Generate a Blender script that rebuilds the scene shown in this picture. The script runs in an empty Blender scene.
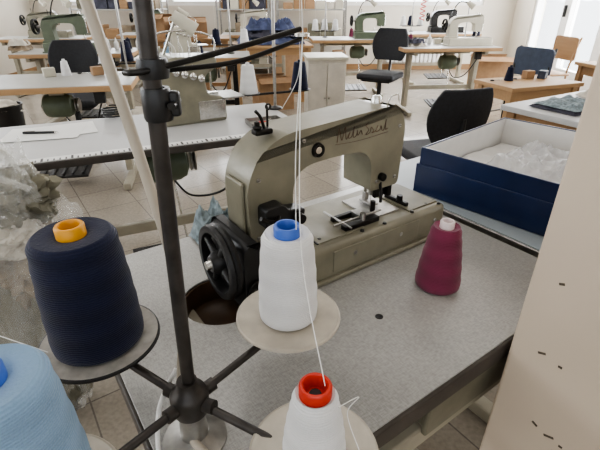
import bpy, bmesh, math, random
from mathutils import Vector, Matrix, noise
random.seed(4)
D=bpy.data; C=bpy.context
def link(o): C.scene.collection.objects.link(o); return o
# ---------------------------------------------------------------- materials
def mat(name,col,rough=.5,metal=0,nscale=0,namt=.0,bump=0,bscale=200,spec=.5,trans=0,emit=None,alpha=1,coat=0):
    m=D.materials.new(name); m.use_nodes=True; nt=m.node_tree; b=nt.nodes['Principled BSDF']
    c=(*col,1)
    b.inputs['Base Color'].default_value=c
    b.inputs['Roughness'].default_value=rough; b.inputs['Metallic'].default_value=metal
    b.inputs['Specular IOR Level'].default_value=spec
    b.inputs['Transmission Weight'].default_value=trans
    b.inputs['Alpha'].default_value=alpha
    b.inputs['Coat Weight'].default_value=coat
    if emit: b.inputs['Emission Color'].default_value=(*emit[:3],1); b.inputs['Emission Strength'].default_value=emit[3]
    tc=nt.nodes.new('ShaderNodeTexCoord')
    if namt>0:
        n=nt.nodes.new('ShaderNodeTexNoise'); n.inputs['Scale'].default_value=nscale; n.inputs['Detail'].default_value=6
        nt.links.new(tc.outputs['Object'],n.inputs['Vector'])
        r=nt.nodes.new('ShaderNodeValToRGB')
        r.color_ramp.elements[0].position=.3; r.color_ramp.elements[1].position=.7
        r.color_ramp.elements[0].color=(*[x*(1-namt) for x in col],1)
        r.color_ramp.elements[1].color=(*[min(1,x*(1+namt)) for x in col],1)
        nt.links.new(n.outputs['Fac'],r.inputs['Fac']); nt.links.new(r.outputs['Color'],b.inputs['Base Color'])
    if bump>0:
        n=nt.nodes.new('ShaderNodeTexNoise'); n.inputs['Scale'].default_value=bscale; n.inputs['Detail'].default_value=3
        nt.links.new(tc.outputs['Object'],n.inputs['Vector'])
        bp=nt.nodes.new('ShaderNodeBump'); bp.inputs['Strength'].default_value=bump; bp.inputs['Distance'].default_value=.002
        nt.links.new(n.outputs['Fac'],bp.inputs['Height']); nt.links.new(bp.outputs['Normal'],b.inputs['Normal'])
    return m
def thread_mat(name,col,rough=.75,dark=.75,sheen=.2):
    m=mat(name,col,rough,spec=.3); nt=m.node_tree; b=nt.nodes['Principled BSDF']
    b.inputs['Sheen Weight'].default_value=sheen
    tc=nt.nodes.new('ShaderNodeTexCoord')
    w=nt.nodes.new('ShaderNodeTexWave'); w.wave_type='BANDS'; w.bands_direction='Z'
    w.inputs['Scale'].default_value=110; w.inputs['Distortion'].default_value=1.5; w.inputs['Detail'].default_value=2; w.inputs['Detail Scale'].default_value=3
    w2=nt.nodes.new('ShaderNodeTexWave'); w2.wave_type='BANDS'; w2.bands_direction='Z'
    w2.inputs['Scale'].default_value=9; w2.inputs['Distortion'].default_value=2; w2.inputs['Detail'].default_value=3
    n=nt.nodes.new('ShaderNodeTexNoise'); n.inputs['Scale'].default_value=400
    for q in (w,w2,n): nt.links.new(tc.outputs['Object'],q.inputs['Vector'])
    a=nt.nodes.new('ShaderNodeMath'); a.operation='ADD'; nt.links.new(w.outputs['Fac'],a.inputs[0]); nt.links.new(n.outputs['Fac'],a.inputs[1])
    mx=nt.nodes.new('ShaderNodeMix'); mx.data_type='RGBA'
    mx.inputs['A'].default_value=(*[x*dark for x in col],1); mx.inputs['B'].default_value=(*col,1)
    mu=nt.nodes.new('ShaderNodeMath'); mu.operation='MULTIPLY_ADD'; mu.inputs[1].default_value=.35; 
    nt.links.new(a.outputs[0],mu.inputs[0]); 
    mm=nt.nodes.new('ShaderNodeMath'); mm.operation='MULTIPLY'; mm.inputs[1].default_value=.45
    nt.links.new(w2.outputs['Fac'],mm.inputs[0]); nt.links.new(mm.outputs[0],mu.inputs[2])
    nt.links.new(mu.outputs[0],mx.inputs['Factor']); nt.links.new(mx.outputs['Result'],b.inputs['Base Color'])
    bp=nt.nodes.new('ShaderNodeBump'); bp.inputs['Strength'].default_value=.5; bp.inputs['Distance'].default_value=.001
    nt.links.new(a.outputs[0],bp.inputs['Height']); nt.links.new(bp.outputs['Normal'],b.inputs['Normal'])
    return m
def tile_mat(name,c1,c2,grout,size,rot,rough=.35,gw=.004):
    m=mat(name,c1,rough); nt=m.node_tree; b=nt.nodes['Principled BSDF']
    tc=nt.nodes.new('ShaderNodeTexCoord'); mp=nt.nodes.new('ShaderNodeMapping'); mp.inputs['Rotation'].default_value=(0,0,rot)
    nt.links.new(tc.outputs['Object'],mp.inputs['Vector'])
    br=nt.nodes.new('ShaderNodeTexBrick'); br.offset=0; br.inputs['Scale'].default_value=1
    br.inputs['Brick Width'].default_value=size; br.inputs['Row Height'].default_value=size; br.inputs['Mortar Size'].default_value=gw
    br.inputs['Color1'].default_value=(*c1,1); br.inputs['Color2'].default_value=(*c2,1); br.inputs['Mortar'].default_value=(*grout,1)
    nt.links.new(mp.outputs['Vector'],br.inputs['Vector'])
    n=nt.nodes.new('ShaderNodeTexNoise'); n.inputs['Scale'].default_value=60; n.inputs['Detail'].default_value=5
    nt.links.new(tc.outputs['Object'],n.inputs['Vector'])
    mx=nt.nodes.new('ShaderNodeMix'); mx.data_type='RGBA'; mx.blend_type='OVERLAY'; mx.inputs['Factor'].default_value=.35
    nt.links.new(br.outputs['Color'],mx.inputs['A']); nt.links.new(n.outputs['Fac'],mx.inputs['B'])
    nt.links.new(mx.outputs['Result'],b.inputs['Base Color'])
    return m
def weave_mat(name,c1,c2,scale=260,rough=.4):
    m=mat(name,c1,rough); nt=m.node_tree; b=nt.nodes['Principled BSDF']
    tc=nt.nodes.new('ShaderNodeTexCoord'); vals=[]
    for sc in ((scale*.2,scale,1),(scale,scale*.2,1)):
        mp=nt.nodes.new('ShaderNodeMapping'); mp.inputs['Scale'].default_value=sc
        nt.links.new(tc.outputs['Object'],mp.inputs['Vector'])
        n=nt.nodes.new('ShaderNodeTexNoise'); n.inputs['Scale'].default_value=1; n.inputs['Detail'].default_value=3
        nt.links.new(mp.outputs['Vector'],n.inputs['Vector']); vals.append(n)
    a=nt.nodes.new('ShaderNodeMath'); a.operation='ADD'; nt.links.new(vals[0].outputs['Fac'],a.inputs[0]); nt.links.new(vals[1].outputs['Fac'],a.inputs[1])
    r=nt.nodes.new('ShaderNodeMapRange'); r.inputs['From Min'].default_value=.8; r.inputs['From Max'].default_value=1.2
    nt.links.new(a.outputs[0],r.inputs['Value'])
    mx=nt.nodes.new('ShaderNodeMix'); mx.data_type='RGBA'; mx.inputs['A'].default_value=(*c1,1); mx.inputs['B'].default_value=(*c2,1)
    nt.links.new(r.outputs['Result'],mx.inputs['Factor'])
    n2=nt.nodes.new('ShaderNodeTexNoise'); n2.inputs['Scale'].default_value=4; n2.inputs['Detail'].default_value=6
    nt.links.new(tc.outputs['Object'],n2.inputs['Vector'])
    m2=nt.nodes.new('ShaderNodeMix'); m2.data_type='RGBA'; m2.blend_type='OVERLAY'; m2.inputs['Factor'].default_value=.4
    nt.links.new(mx.outputs['Result'],m2.inputs['A']); nt.links.new(n2.outputs['Fac'],m2.inputs['B'])
    nt.links.new(m2.outputs['Result'],b.inputs['Base Color'])
    return m
def wood_mat(name,c1,c2):
    m=mat(name,c1,.5); nt=m.node_tree; b=nt.nodes['Principled BSDF']
    tc=nt.nodes.new('ShaderNodeTexCoord'); mp=nt.nodes.new('ShaderNodeMapping'); mp.inputs['Scale'].default_value=(2,25,25)
    nt.links.new(tc.outputs['Object'],mp.inputs['Vector'])
    n=nt.nodes.new('ShaderNodeTexNoise'); n.inputs['Scale'].default_value=1.5; n.inputs['Detail'].default_value=6
    nt.links.new(mp.outputs['Vector'],n.inputs['Vector'])
    mx=nt.nodes.new('ShaderNodeMix'); mx.data_type='RGBA'; mx.inputs['A'].default_value=(*c1,1); mx.inputs['B'].default_value=(*c2,1)
    nt.links.new(n.outputs['Fac'],mx.inputs['Factor']); nt.links.new(mx.outputs['Result'],b.inputs['Base Color'])
    return m
M={}
M['olive']=mat('olive_enamel',(.205,.192,.140),.36,nscale=14,namt=.2,bump=.08,bscale=90,coat=.15)
M['olive2']=mat('olive_enamel_dark',(.15,.14,.10),.4,nscale=20,namt=.2)
M['green']=mat('green_enamel',(.11,.135,.09),.4,nscale=20,namt=.1)
M['cream']=mat('cream_enamel',(.55,.52,.43),.4,nscale=10,namt=.06)
M['beige']=mat('beige_steel',(.34,.31,.24),.5,nscale=12,namt=.12)
M['black']=mat('black_plastic',(.013,.013,.014),.38,bump=.1)
M['blackm']=mat('black_metal',(.02,.019,.018),.35,metal=.6,nscale=30,namt=.3)
M['pole']=mat('dark_grey_steel',(.058,.052,.048),.38,metal=.6,nscale=40,namt=.3)
M['chrome']=mat('chrome',(.62,.61,.58),.22,metal=1,nscale=60,namt=.15)
M['steel']=mat('worn_steel',(.38,.37,.35),.35,metal=.9,nscale=50,namt=.2)
M['top']=weave_mat('linen_laminate',(.30,.295,.28),(.41,.405,.385),560,.32)
M['white_top']=mat('white_laminate',(.50,.50,.50),.4,nscale=5,namt=.05)
M['grey_top']=mat('grey_laminate',(.36,.36,.34),.35,nscale=5,namt=.06)
M['bluegrey']=mat('blue_grey_laminate',(.33,.38,.41),.3,nscale=8,namt=.08)
M['edge']=mat('dark_edge_band',(.05,.042,.035),.5,nscale=25,namt=.25)
M['wood']=wood_mat('beech_wood',(.36,.21,.10),(.48,.31,.16))
M['wood2']=wood_mat('oak_wood',(.25,.14,.065),(.35,.21,.10))
M['brown']=mat('oily_brown_pan',(.08,.045,.025),.35,nscale=25,namt=.3)
M['wall']=mat('plaster_wall',(.66,.61,.53),.85,nscale=3,namt=.03,bump=.1,bscale=60)
M['column']=mat('cream_painted_column',(.60,.505,.405),.75,nscale=2.5,namt=.05,bump=.15,bscale=80)
M['ceil']=mat('ceiling_paint',(.75,.73,.70),.9,nscale=3,namt=.02)
M['floor']=tile_mat('terrazzo_tiles',(.29,.255,.21),(.325,.288,.238),(.16,.14,.12),.33,math.radians(-35),.2,.003)
M['frame']=mat('white_window_frame',(.75,.74,.72),.4,nscale=3,namt=.02)
M['glass']=mat('window_glass',(.9,.95,1),.05,trans=1,alpha=.15)
M['navy_t']=thread_mat('navy_thread',(.008,.012,.042),.8,.45,.12)
M['white_t']=thread_mat('white_thread',(.80,.80,.80),.7,.86)
M['pink_t']=thread_mat('burgundy_thread',(.205,.028,.072),.75,.62,.2)
M['lblue_t']=thread_mat('light_blue_thread',(.25,.39,.56),.75,.78)
M['orange']=mat('amber_plastic',(.72,.33,.015),.4,nscale=30,namt=.1)
M['bluep']=mat('blue_plastic',(.06,.15,.55),.35,nscale=30,namt=.1)
M['redp']=mat('red_plastic',(.60,.035,.015),.3,nscale=30,namt=.1)
M['pinkp']=mat('pale_plastic',(.7,.6,.6),.4,nscale=30,namt=.1)
M['disc']=mat('cream_disc',(.52,.475,.40),.45,nscale=30,namt=.15)
M['discf']=mat('felt_disc',(.40,.38,.345),.8,nscale=60,namt=.2)
M['cable']=mat('cream_cable',(.46,.41,.335),.45,nscale=20,namt=.12)
M['thread']=mat('white_cotton',(.85,.85,.83),.7,nscale=30,namt=.03)
M['boxblue']=mat('navy_card',(.007,.018,.066),.32,nscale=20,namt=.1)
M['boxin']=mat('white_card',(.66,.65,.63),.6,nscale=20,namt=.03)
M['tissue']=mat('clear_plastic_wrap',(.66,.66,.67),.16,nscale=30,namt=.12,spec=.8,alpha=.6)
M['bag']=mat('clear_polythene',(.80,.80,.76),.10,alpha=.26,nscale=10,namt=.05,spec=.8)
M['fab_tan']=mat('tan_fabric',(.25,.195,.135),.9,nscale=6,namt=.4)
M['fab_grey']=mat('blue_grey_fabric',(.22,.27,.29),.9,nscale=70,namt=.4,bump=.4)
M['fab_blue']=mat('indigo_fabric',(.06,.075,.15),.9,nscale=12,namt=.4)
M['fab_dark']=mat('charcoal_fabric',(.05,.05,.07),.9,nscale=12,namt=.4)
M['fab_white']=mat('off_white_fabric',(.56,.52,.45),.9,nscale=12,namt=.1)
M['fab_olive']=mat('muted_olive_fabric',(.16,.15,.11),.9,nscale=9,namt=.4)
M['fab_red']=mat('brick_fabric',(.35,.09,.06),.9,nscale=12,namt=.2)
M['card']=mat('cardboard',(.34,.21,.115),.8,nscale=15,namt=.12)
M['paper']=mat('paper',(.82,.82,.80),.7,nscale=4,namt=.03)
M['seat']=mat('chair_upholstery',(.016,.017,.021),.7,nscale=60,namt=.3,bump=.3)
M['chblue']=mat('dark_blue_plastic',(.035,.05,.085),.5,nscale=20,namt=.2)
M['redc']=mat('red_hose',(.6,.05,.04),.4,nscale=20,namt=.1)
M['scuff']=mat('scuff_mark',(.10,.08,.06),.9,nscale=60,namt=.4)
M['fill_lamp']=mat('fill_diffuser',(.9,.9,.9),.5,emit=(1,.98,.95,2))  # glowing panel for the added ceiling fill fixtures
# ---------------------------------------------------------------- geometry helpers
def grp(name,loc=(0,0,0),rz=0,tilt=(0,0),sc=(1,1,1)):
    e=D.objects.new(name,None); e.empty_display_size=.1; e.location=loc; e.rotation_euler=(tilt[0],tilt[1],math.radians(rz)); e.scale=sc; return link(e)
def fin(bm,name,m,par,bev=0,smooth=False,seg=3,ang=35):
    me=D.meshes.new(name); bmesh.ops.recalc_face_normals(bm,faces=bm.faces); bm.to_mesh(me); bm.free()
    if m: me.materials.append(m)
    o=link(D.objects.new(name,me)); o.parent=par
    if bev>0:
        b=o.modifiers.new('bevel','BEVEL'); b.width=bev; b.segments=seg; b.limit_method='ANGLE'; b.angle_limit=math.radians(ang); b.harden_normals=False
    if smooth or bev>0:
        me.polygons.foreach_set('use_smooth',[True]*len(me.polygons))
        try: me.set_sharp_from_angle(angle=math.radians(40)) if bev==0 else None
        except Exception: pass
        if bev>0:
            w=o.modifiers.new('wn','WEIGHTED_NORMAL'); w.keep_sharp=False
    return o
def box(par,name,c,s,m,bev=.003,rot=(0,0,0)):
    bm=bmesh.new(); bmesh.ops.create_cube(bm,size=1)
    mt=Matrix.Translation(c)@Matrix.Rotation(rot[2],4,'Z')@Matrix.Rotation(rot[1],4,'Y')@Matrix.Rotation(rot[0],4,'X')@Matrix.Diagonal((*s,1))
    bmesh.ops.transform(bm,matrix=mt,verts=bm.verts)
    return fin(bm,name,m,par,bev,seg=2)
def cyl(par,name,p1,p2,r1,m,r2=None,n=24,bev=0):
    p1=Vector(p1);p2=Vector(p2); d=p2-p1; L=d.length
    bm=bmesh.new(); bmesh.ops.create_cone(bm,cap_ends=True,segments=n,radius1=r1,radius2=r1 if r2 is None else r2,depth=L)
    q=d.to_track_quat('Z','Y').to_matrix().to_4x4()
    bmesh.ops.transform(bm,matrix=Matrix.Translation((p1+p2)/2)@q,verts=bm.verts)
    return fin(bm,name,m,par,bev,smooth=True,seg=2)
def lathe(par,name,prof,m,loc=(0,0,0),axis=(0,0,1),n=56):
    bm=bmesh.new(); rings=[]
    for r,z in prof:
        if r<1e-6: rings.append([bm.verts.new((0,0,z))])
        else: rings.append([bm.verts.new((r*math.cos(2*math.pi*i/n),r*math.sin(2*math.pi*i/n),z)) for i in range(n)])
    for a,b in zip(rings,rings[1:]):
        if len(a)==1 and len(b)==1: continue
        for i in range(n):
            j=(i+1)%n
            if len(a)==1: bm.faces.new((a[0],b[i],b[j]))
            elif len(b)==1: bm.faces.new((a[i],a[j],b[0]))
            else: bm.faces.new((a[i],a[j],b[j],b[i]))
    q=Vector(axis).to_track_quat('Z','Y').to_matrix().to_4x4()
    bmesh.ops.transform(bm,matrix=Matrix.Translation(loc)@q,verts=bm.verts)
    return fin(bm,name,m,par,0,smooth=True)
def catmull(pts,k=10,closed=False):
    P=[Vector(p) for p in pts]; out=[]
    n=len(P)
    for i in range(n if closed else n-1):
        if closed: a,b,c,d=P[i-1],P[i],P[(i+1)%n],P[(i+2)%n]
        else: a=P[max(i-1,0)];b=P[i];c=P[i+1];d=P[min(i+2,n-1)]
        for j in range(k):
            t=j/k
            out.append(.5*((2*b)+(c-a)*t+(2*a-5*b+4*c-d)*t*t+(3*b-a-3*c+d)*t**3))
    if not closed: out.append(P[-1])
    return out
def tube(par,name,pts,r,m,k=10,closed=False,res=4,smooth=True):
    cu=D.curves.new(name,'CURVE'); cu.dimensions='3D'; cu.bevel_depth=r; cu.bevel_resolution=res; cu.use_fill_caps=True
    P=catmull(pts,k,closed) if smooth else [Vector(p) for p in pts]
    sp=cu.splines.new('POLY'); sp.points.add(len(P)-1); sp.use_cyclic_u=closed
    for q,p in zip(sp.points,P): q.co=(*p,1)
    cu.materials.append(m); o=link(D.objects.new(name,cu)); o.parent=par; return o
def rpoly(pts,seg=8):
    out=[]; n=len(pts)
    for i in range(n):
        p=Vector(pts[i][:2]); r=pts[i][2] if len(pts[i])>2 else 0
        if r<=0: out.append(p); continue
        a=(Vector(pts[i-1][:2])-p).normalized(); b=(Vector(pts[(i+1)%n][:2])-p).normalized()
        A=p+a*r; B=p+b*r
        for k in range(seg+1):
            t=k/seg; out.append((1-t)**2*A+2*t*(1-t)*p+t*t*B)
    return out
def extr(par,name,pts,y0,y1,m,bev=.0,seg=3,ang=50):
    P=rpoly(pts); bm=bmesh.new()
    a=[bm.verts.new((p.x,y0,p.y)) for p in P]; b=[bm.verts.new((p.x,y1,p.y)) for p in P]
    bm.faces.new(a); bm.faces.new(b[::-1])
    for i in range(len(P)):
        j=(i+1)%len(P); bm.faces.new((a[i],b[i],b[j],a[j]))
    return fin(bm,name,m,par,bev,smooth=True,seg=seg,ang=ang)
def blob(par,name,c,s,m,amp=.2,fr=3,sub=5,seed=0,flat=None,taper=0):
    bm=bmesh.new(); bmesh.ops.create_icosphere(bm,subdivisions=sub,radius=1)
    for v in bm.verts:
        p=v.co.copy(); n=noise.noise(p*fr+Vector((seed,seed*2,0)))+.6*abs(noise.noise(p*fr*2.3+Vector((seed,0,seed))))+.35*abs(noise.noise(p*fr*5+Vector((0,seed,seed))))
        q=p*(1+amp*n); k=1-taper*max(0,-p.z)
        v.co=Vector((q.x*s[0]*k,q.y*s[1]*k,q.z*s[2]))
        if flat is not None and v.co.z<flat: v.co.z=flat+.001*n
        v.co+=Vector(c)
    return fin(bm,name,m,par,0,smooth=True)
# ---------------------------------------------------------------- room
H=3.0
fl=box(None,'floor',(-.5,3.25,-.05),(9.4,11.9,.1),M['floor'],0)
box(None,'ceiling',(-.5,3.25,H+.05),(9.4,11.9,.1),M['ceil'],0)
def wall_with_openings(name,axis,pos,lo,hi,ops,th=.2):
    bm=bmesh.new()
    def add(a,b,z0,z1):
        if b-a<1e-4 or z1-z0<1e-4: return
        if axis=='x': c=(pos,(a+b)/2,(z0+z1)/2); s=(th,b-a,z1-z0)
        else: c=((a+b)/2,pos,(z0+z1)/2); s=(b-a,th,z1-z0)
        bmesh.ops.create_cube(bm,size=1,matrix=Matrix.Translation(c)@Matrix.Diagonal((*s,1)))
    cur=lo
    for a,b,z0,z1 in ops:
        add(cur,a,0,H); add(a,b,0,z0); add(a,b,z1,H); cur=b
    add(cur,hi,0,H)
    return fin(bm,name,M['wall'],None)
wall_with_openings('wall_far','y',9.1,-5.1,4.1,[(-4.4,-1.4,1.12,2.5),(.2,3.4,1.12,2.5)])
wall_with_openings('wall_right','x',4.1,-2.6,9.0,[(-1.5,1.2,.9,2.5),(4.3,8.3,.0,2.45)])
wall_with_openings('wall_left','x',-5.1,-2.6,9.0,[(-1.5,3,.95,2.5),(4,8,.95,2.5)])
wall_with_openings('wall_back','y',-2.6,-5.0,4.0,[(-3.5,2.5,1.0,2.5)])
def window(name,axis,pos,a,b,z0,z1,n,fw=.07,depth=.08,door=False):
    g=grp(name)
    def bb(nm,u0,u1,w0,w1,m=M['frame'],d=depth,bev=.004):
        if axis=='x': box(g,nm,(pos,(u0+u1)/2,(w0+w1)/2),(d,u1-u0,w1-w0),m,bev)
        else: box(g,nm,((u0+u1)/2,pos,(w0+w1)/2),(u1-u0,d,w1-w0),m,bev)
    bb('rail_bottom',a,b,z0,z0+fw*(2.2 if door else 1)); bb('rail_top',a,b,z1-fw,z1)
    for i in range(n+1):
        u=a+(b-a)*i/n; w=fw*(1.6 if 0<i<n else 1)
        bb('stile_%d'%i,max(a,u-w/2),min(b,u+w/2),z0,z1,d=depth*1.15)
        if door and 0<i<n: 
            bb('handle_%d'%i,u-.012,u+.012,1.0,1.16,M['blackm'],depth*2,.004)
    bb('glass',a+.02,b-.02,z0+.02,z1-.02,M['glass'],.006,0)
window('window_1','y',9.08,-4.4,-1.4,1.12,2.5,3)
window('window_2','y',9.08,.2,3.4,1.12,2.5,3)
window('door_1','x',4.08,4.3,8.3,0,2.45,4,.13,.1,True)
window('window_3','x',-5.08,4,8,.95,2.5,4)
window('window_4','x',-5.08,-1.5,3,.95,2.5,4)
window('window_5','x',4.08,-1.5,1.2,.9,2.5,3)
window('fill_window_back','y',-2.58,-3.5,2.5,1.0,2.5,5)  # invented window behind the camera, added to let in front light
box(None,'baseboard_far',(-.5,8.985,.05),(8.9,.03,.1),M['wood2'],.003)
box(None,'baseboard_left',(-4.985,3.2,.05),(.03,11.4,.1),M['wood2'],.003)
A=math.radians(35); ax=Vector((math.cos(A),math.sin(A),0)); bx=Vector((-math.sin(A),math.cos(A),0))
def SW(s,w,z=0): p=ax*s+bx*w; return (p.x,p.y,z)
g=grp('column',SW(.605+.25,.248-.25),35)
box(g,'shaft',(0,0,H/2),(.5,.5,H),M['column'],.006)
for i,(yy,zz,l) in enumerate([(.20,.80,.012),(.17,.795,.006),(.175,.66,.010),(.15,.655,.016),(.13,.652,.006),(.135,.63,.01),(.205,.93,.008)]):
    box(g,'scuff_%d'%i,(-.2502,yy,zz),(.0012,l,.004),M['scuff'],.0003,rot=(.4*((i%3)-1),0,0))
# ---------------------------------------------------------------- work table builder
def worktable(name,loc,rz,L,W,top,edge,stand,h=.77,motor=True,th=.04,hole=None,rail=False):
    g=grp(name,loc,rz)
    t=box(g,'top_core',(0,0,h-th/2-.001),(L,W,th-.002),edge,.004)
    s=box(g,'top_laminate',(0,0,h-.001),(L-.012,W-.012,.004),top,.0015)
    if hole:
        hx,hy,hr=hole
        bm=bmesh.new(); bmesh.ops.create_cone(bm,cap_ends=True,segments=48,radius1=hr,radius2=hr,depth=.2)
        bmesh.ops.transform(bm,matrix=Matrix.Translation((hx,hy,h)),verts=bm.verts)
        me=D.meshes.new('cutter'); bm.to_mesh(me); bm.free()
        co=link(D.objects.new('cutter',me)); co.parent=g
        C.view_layer.update()
        for o in (t,s):
            mo=o.modifiers.new('cut','BOOLEAN'); mo.object=co; mo.operation='DIFFERENCE'
            C.view_layer.update()
            dg=C.evaluated_depsgraph_get(); nm=D.meshes.new_from_object(o.evaluated_get(dg)); 
            o.modifiers.clear(); o.data=nm
        D.objects.remove(co)
        lathe(g,'oil_pan',[(hr,-.004),(hr-.004,-.004),(hr-.008,-.05),(hr-.02,-.06),(0,-.062),(0,-.066),(hr-.01,-.066),(hr,-.05),(hr,-.004)],M['brown'],(hx,hy,h))
    for sx in (-1,1):
        x=sx*(L/2-.16)
        box(g,'leg_%d'%(sx+2),(x,0,.40),(.05,.09,.64),stand,.006)
        box(g,'foot_%d'%(sx+2),(x,0,.03),(.055,W*.88,.05),stand,.008)
        box(g,'bearer_%d'%(sx+2),(x,0,h-th-.022),(.045,W*.84,.04),stand,.005)
        for sy in (-1,1):
            cyl(g,'glide_%d_%d'%(sx+2,sy+2),(x,sy*W*.38,0),(x,sy*W*.38,.012),.02,M['black'])
    box(g,'rear_rail',(0,.0,.30),(L-.32,.03,.05),stand,.004)
    box(g,'upper_rail',(0,W*.3,h-th-.05),(L-.32,.03,.04),stand,.004)
    if rail:
        box(g,'drawer_body',(.16,-W/2+.14,h-th-.055),(.36,.22,.10),M['olive2'],.006)
        box(g,'drawer_lip',(.16,-W/2+.026,h-th-.055),(.38,.012,.105),M['olive2'],.004)
        box(g,'near_rail',(0,-W/2+.06,h-th-.135),(L-.1,.05,.05),M['beige'],.006)
        for sx in (-1,1): box(g,'near_hanger_%d'%(sx+2),(sx*(L/2-.16),-W/2+.07,h-th-.09),(.05,.03,.10),M['beige'],.004)
    if motor:
        box(g,'treadle',(.05,-.02,.11),(.36,.24,.018),M['blackm'],.005,rot=(.15,0,0))
        for i in range(5): box(g,'treadle_rib_%d'%i,(-.09+i*.07,-.02,.125),(.02,.2,.006),M['blackm'],.002,rot=(.15,0,0))
        cyl(g,'treadle_rod',(.15,.03,.12),(.12,.08,.5),.006,M['chrome'])
        lathe(g,'motor_body',[(0,-.11),(.05,-.11),(.075,-.095),(.085,-.06),(.085,.05),(.07,.085),(.04,.1),(0,.1)],M['green'],(.1,.06,.58),(1,0,0),32)
        lathe(g,'motor_pulley',[(0,0),(.05,0),(.05,.006),(.035,.012),(.05,.018),(.05,.025),(0,.025)],M['steel'],(.21,.06,.58),(1,0,0),32)
        box(g,'motor_bracket',(.1,.06,.69),(.1,.07,.08),stand,.005)
        box(g,'switch_box',(L*.32,.0-W*.25,h-th-.05),(.07,.05,.1),M['black'],.006)
        tube(g,'motor_lead',[(L*.32,-W*.22,h-th-.1),(L*.25,-.05,.45),(.2,.05,.40),(.12,.06,.5)],.006,M['black'],res=2)
    return g
mt=worktable('sewing_table',SW((.045+.93)/2,(.257+.93)/2),35,.885,.673,M['top'],M['edge'],M['beige'],hole=(.268-.4875,.650-.5935,.078),rail=True,motor=False)
lathe(mt,'cable_hole',[(0,.0005),(.0055,.0005),(.0065,.001),(.0075,.0005),(.0075,-.001)],M['black'],(.483-.4875,.433-.5935,.7712),n=20)
# ---------------------------------------------------------------- sewing machine builder
def wheel(par,name,c,r,m,m2,axis=(1,0,0),th=.022):
    q=Vector(axis).to_track_quat('Z','Y').to_matrix()
    lathe(par,name+'_rim',[(r*.80,-th/2),(r*.9,-th/2-.002),(r*.97,-th/2),(r,-th*.2),(r*.955,0),(r,th*.2),(r*.97,th/2),(r*.9,th/2+.002),(r*.80,th/2),(r*.78,0),(r*.80,-th/2)],m,c,axis)
    lathe(par,name+'_hub',[(0,-th*.9),(r*.2,-th*.9),(r*.3,-th*.4),(r*.3,th*.6),(0,th*.6)],m,c,axis,32)
    lathe(par,name+'_hub_screw',[(0,-th*1.3),(r*.11,-th*1.3),(r*.13,-th*.9)],m2,c,axis,24)
    for i in range(4):
        a=math.pi/2*i+.5; d=q@Vector((math.cos(a),math.sin(a),0))
        cyl(par,name+'_spoke_%d'%i,Vector(c)+d*r*.2,Vector(c)+d*r*.84,r*.11,m,r*.085,n=12)
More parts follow.
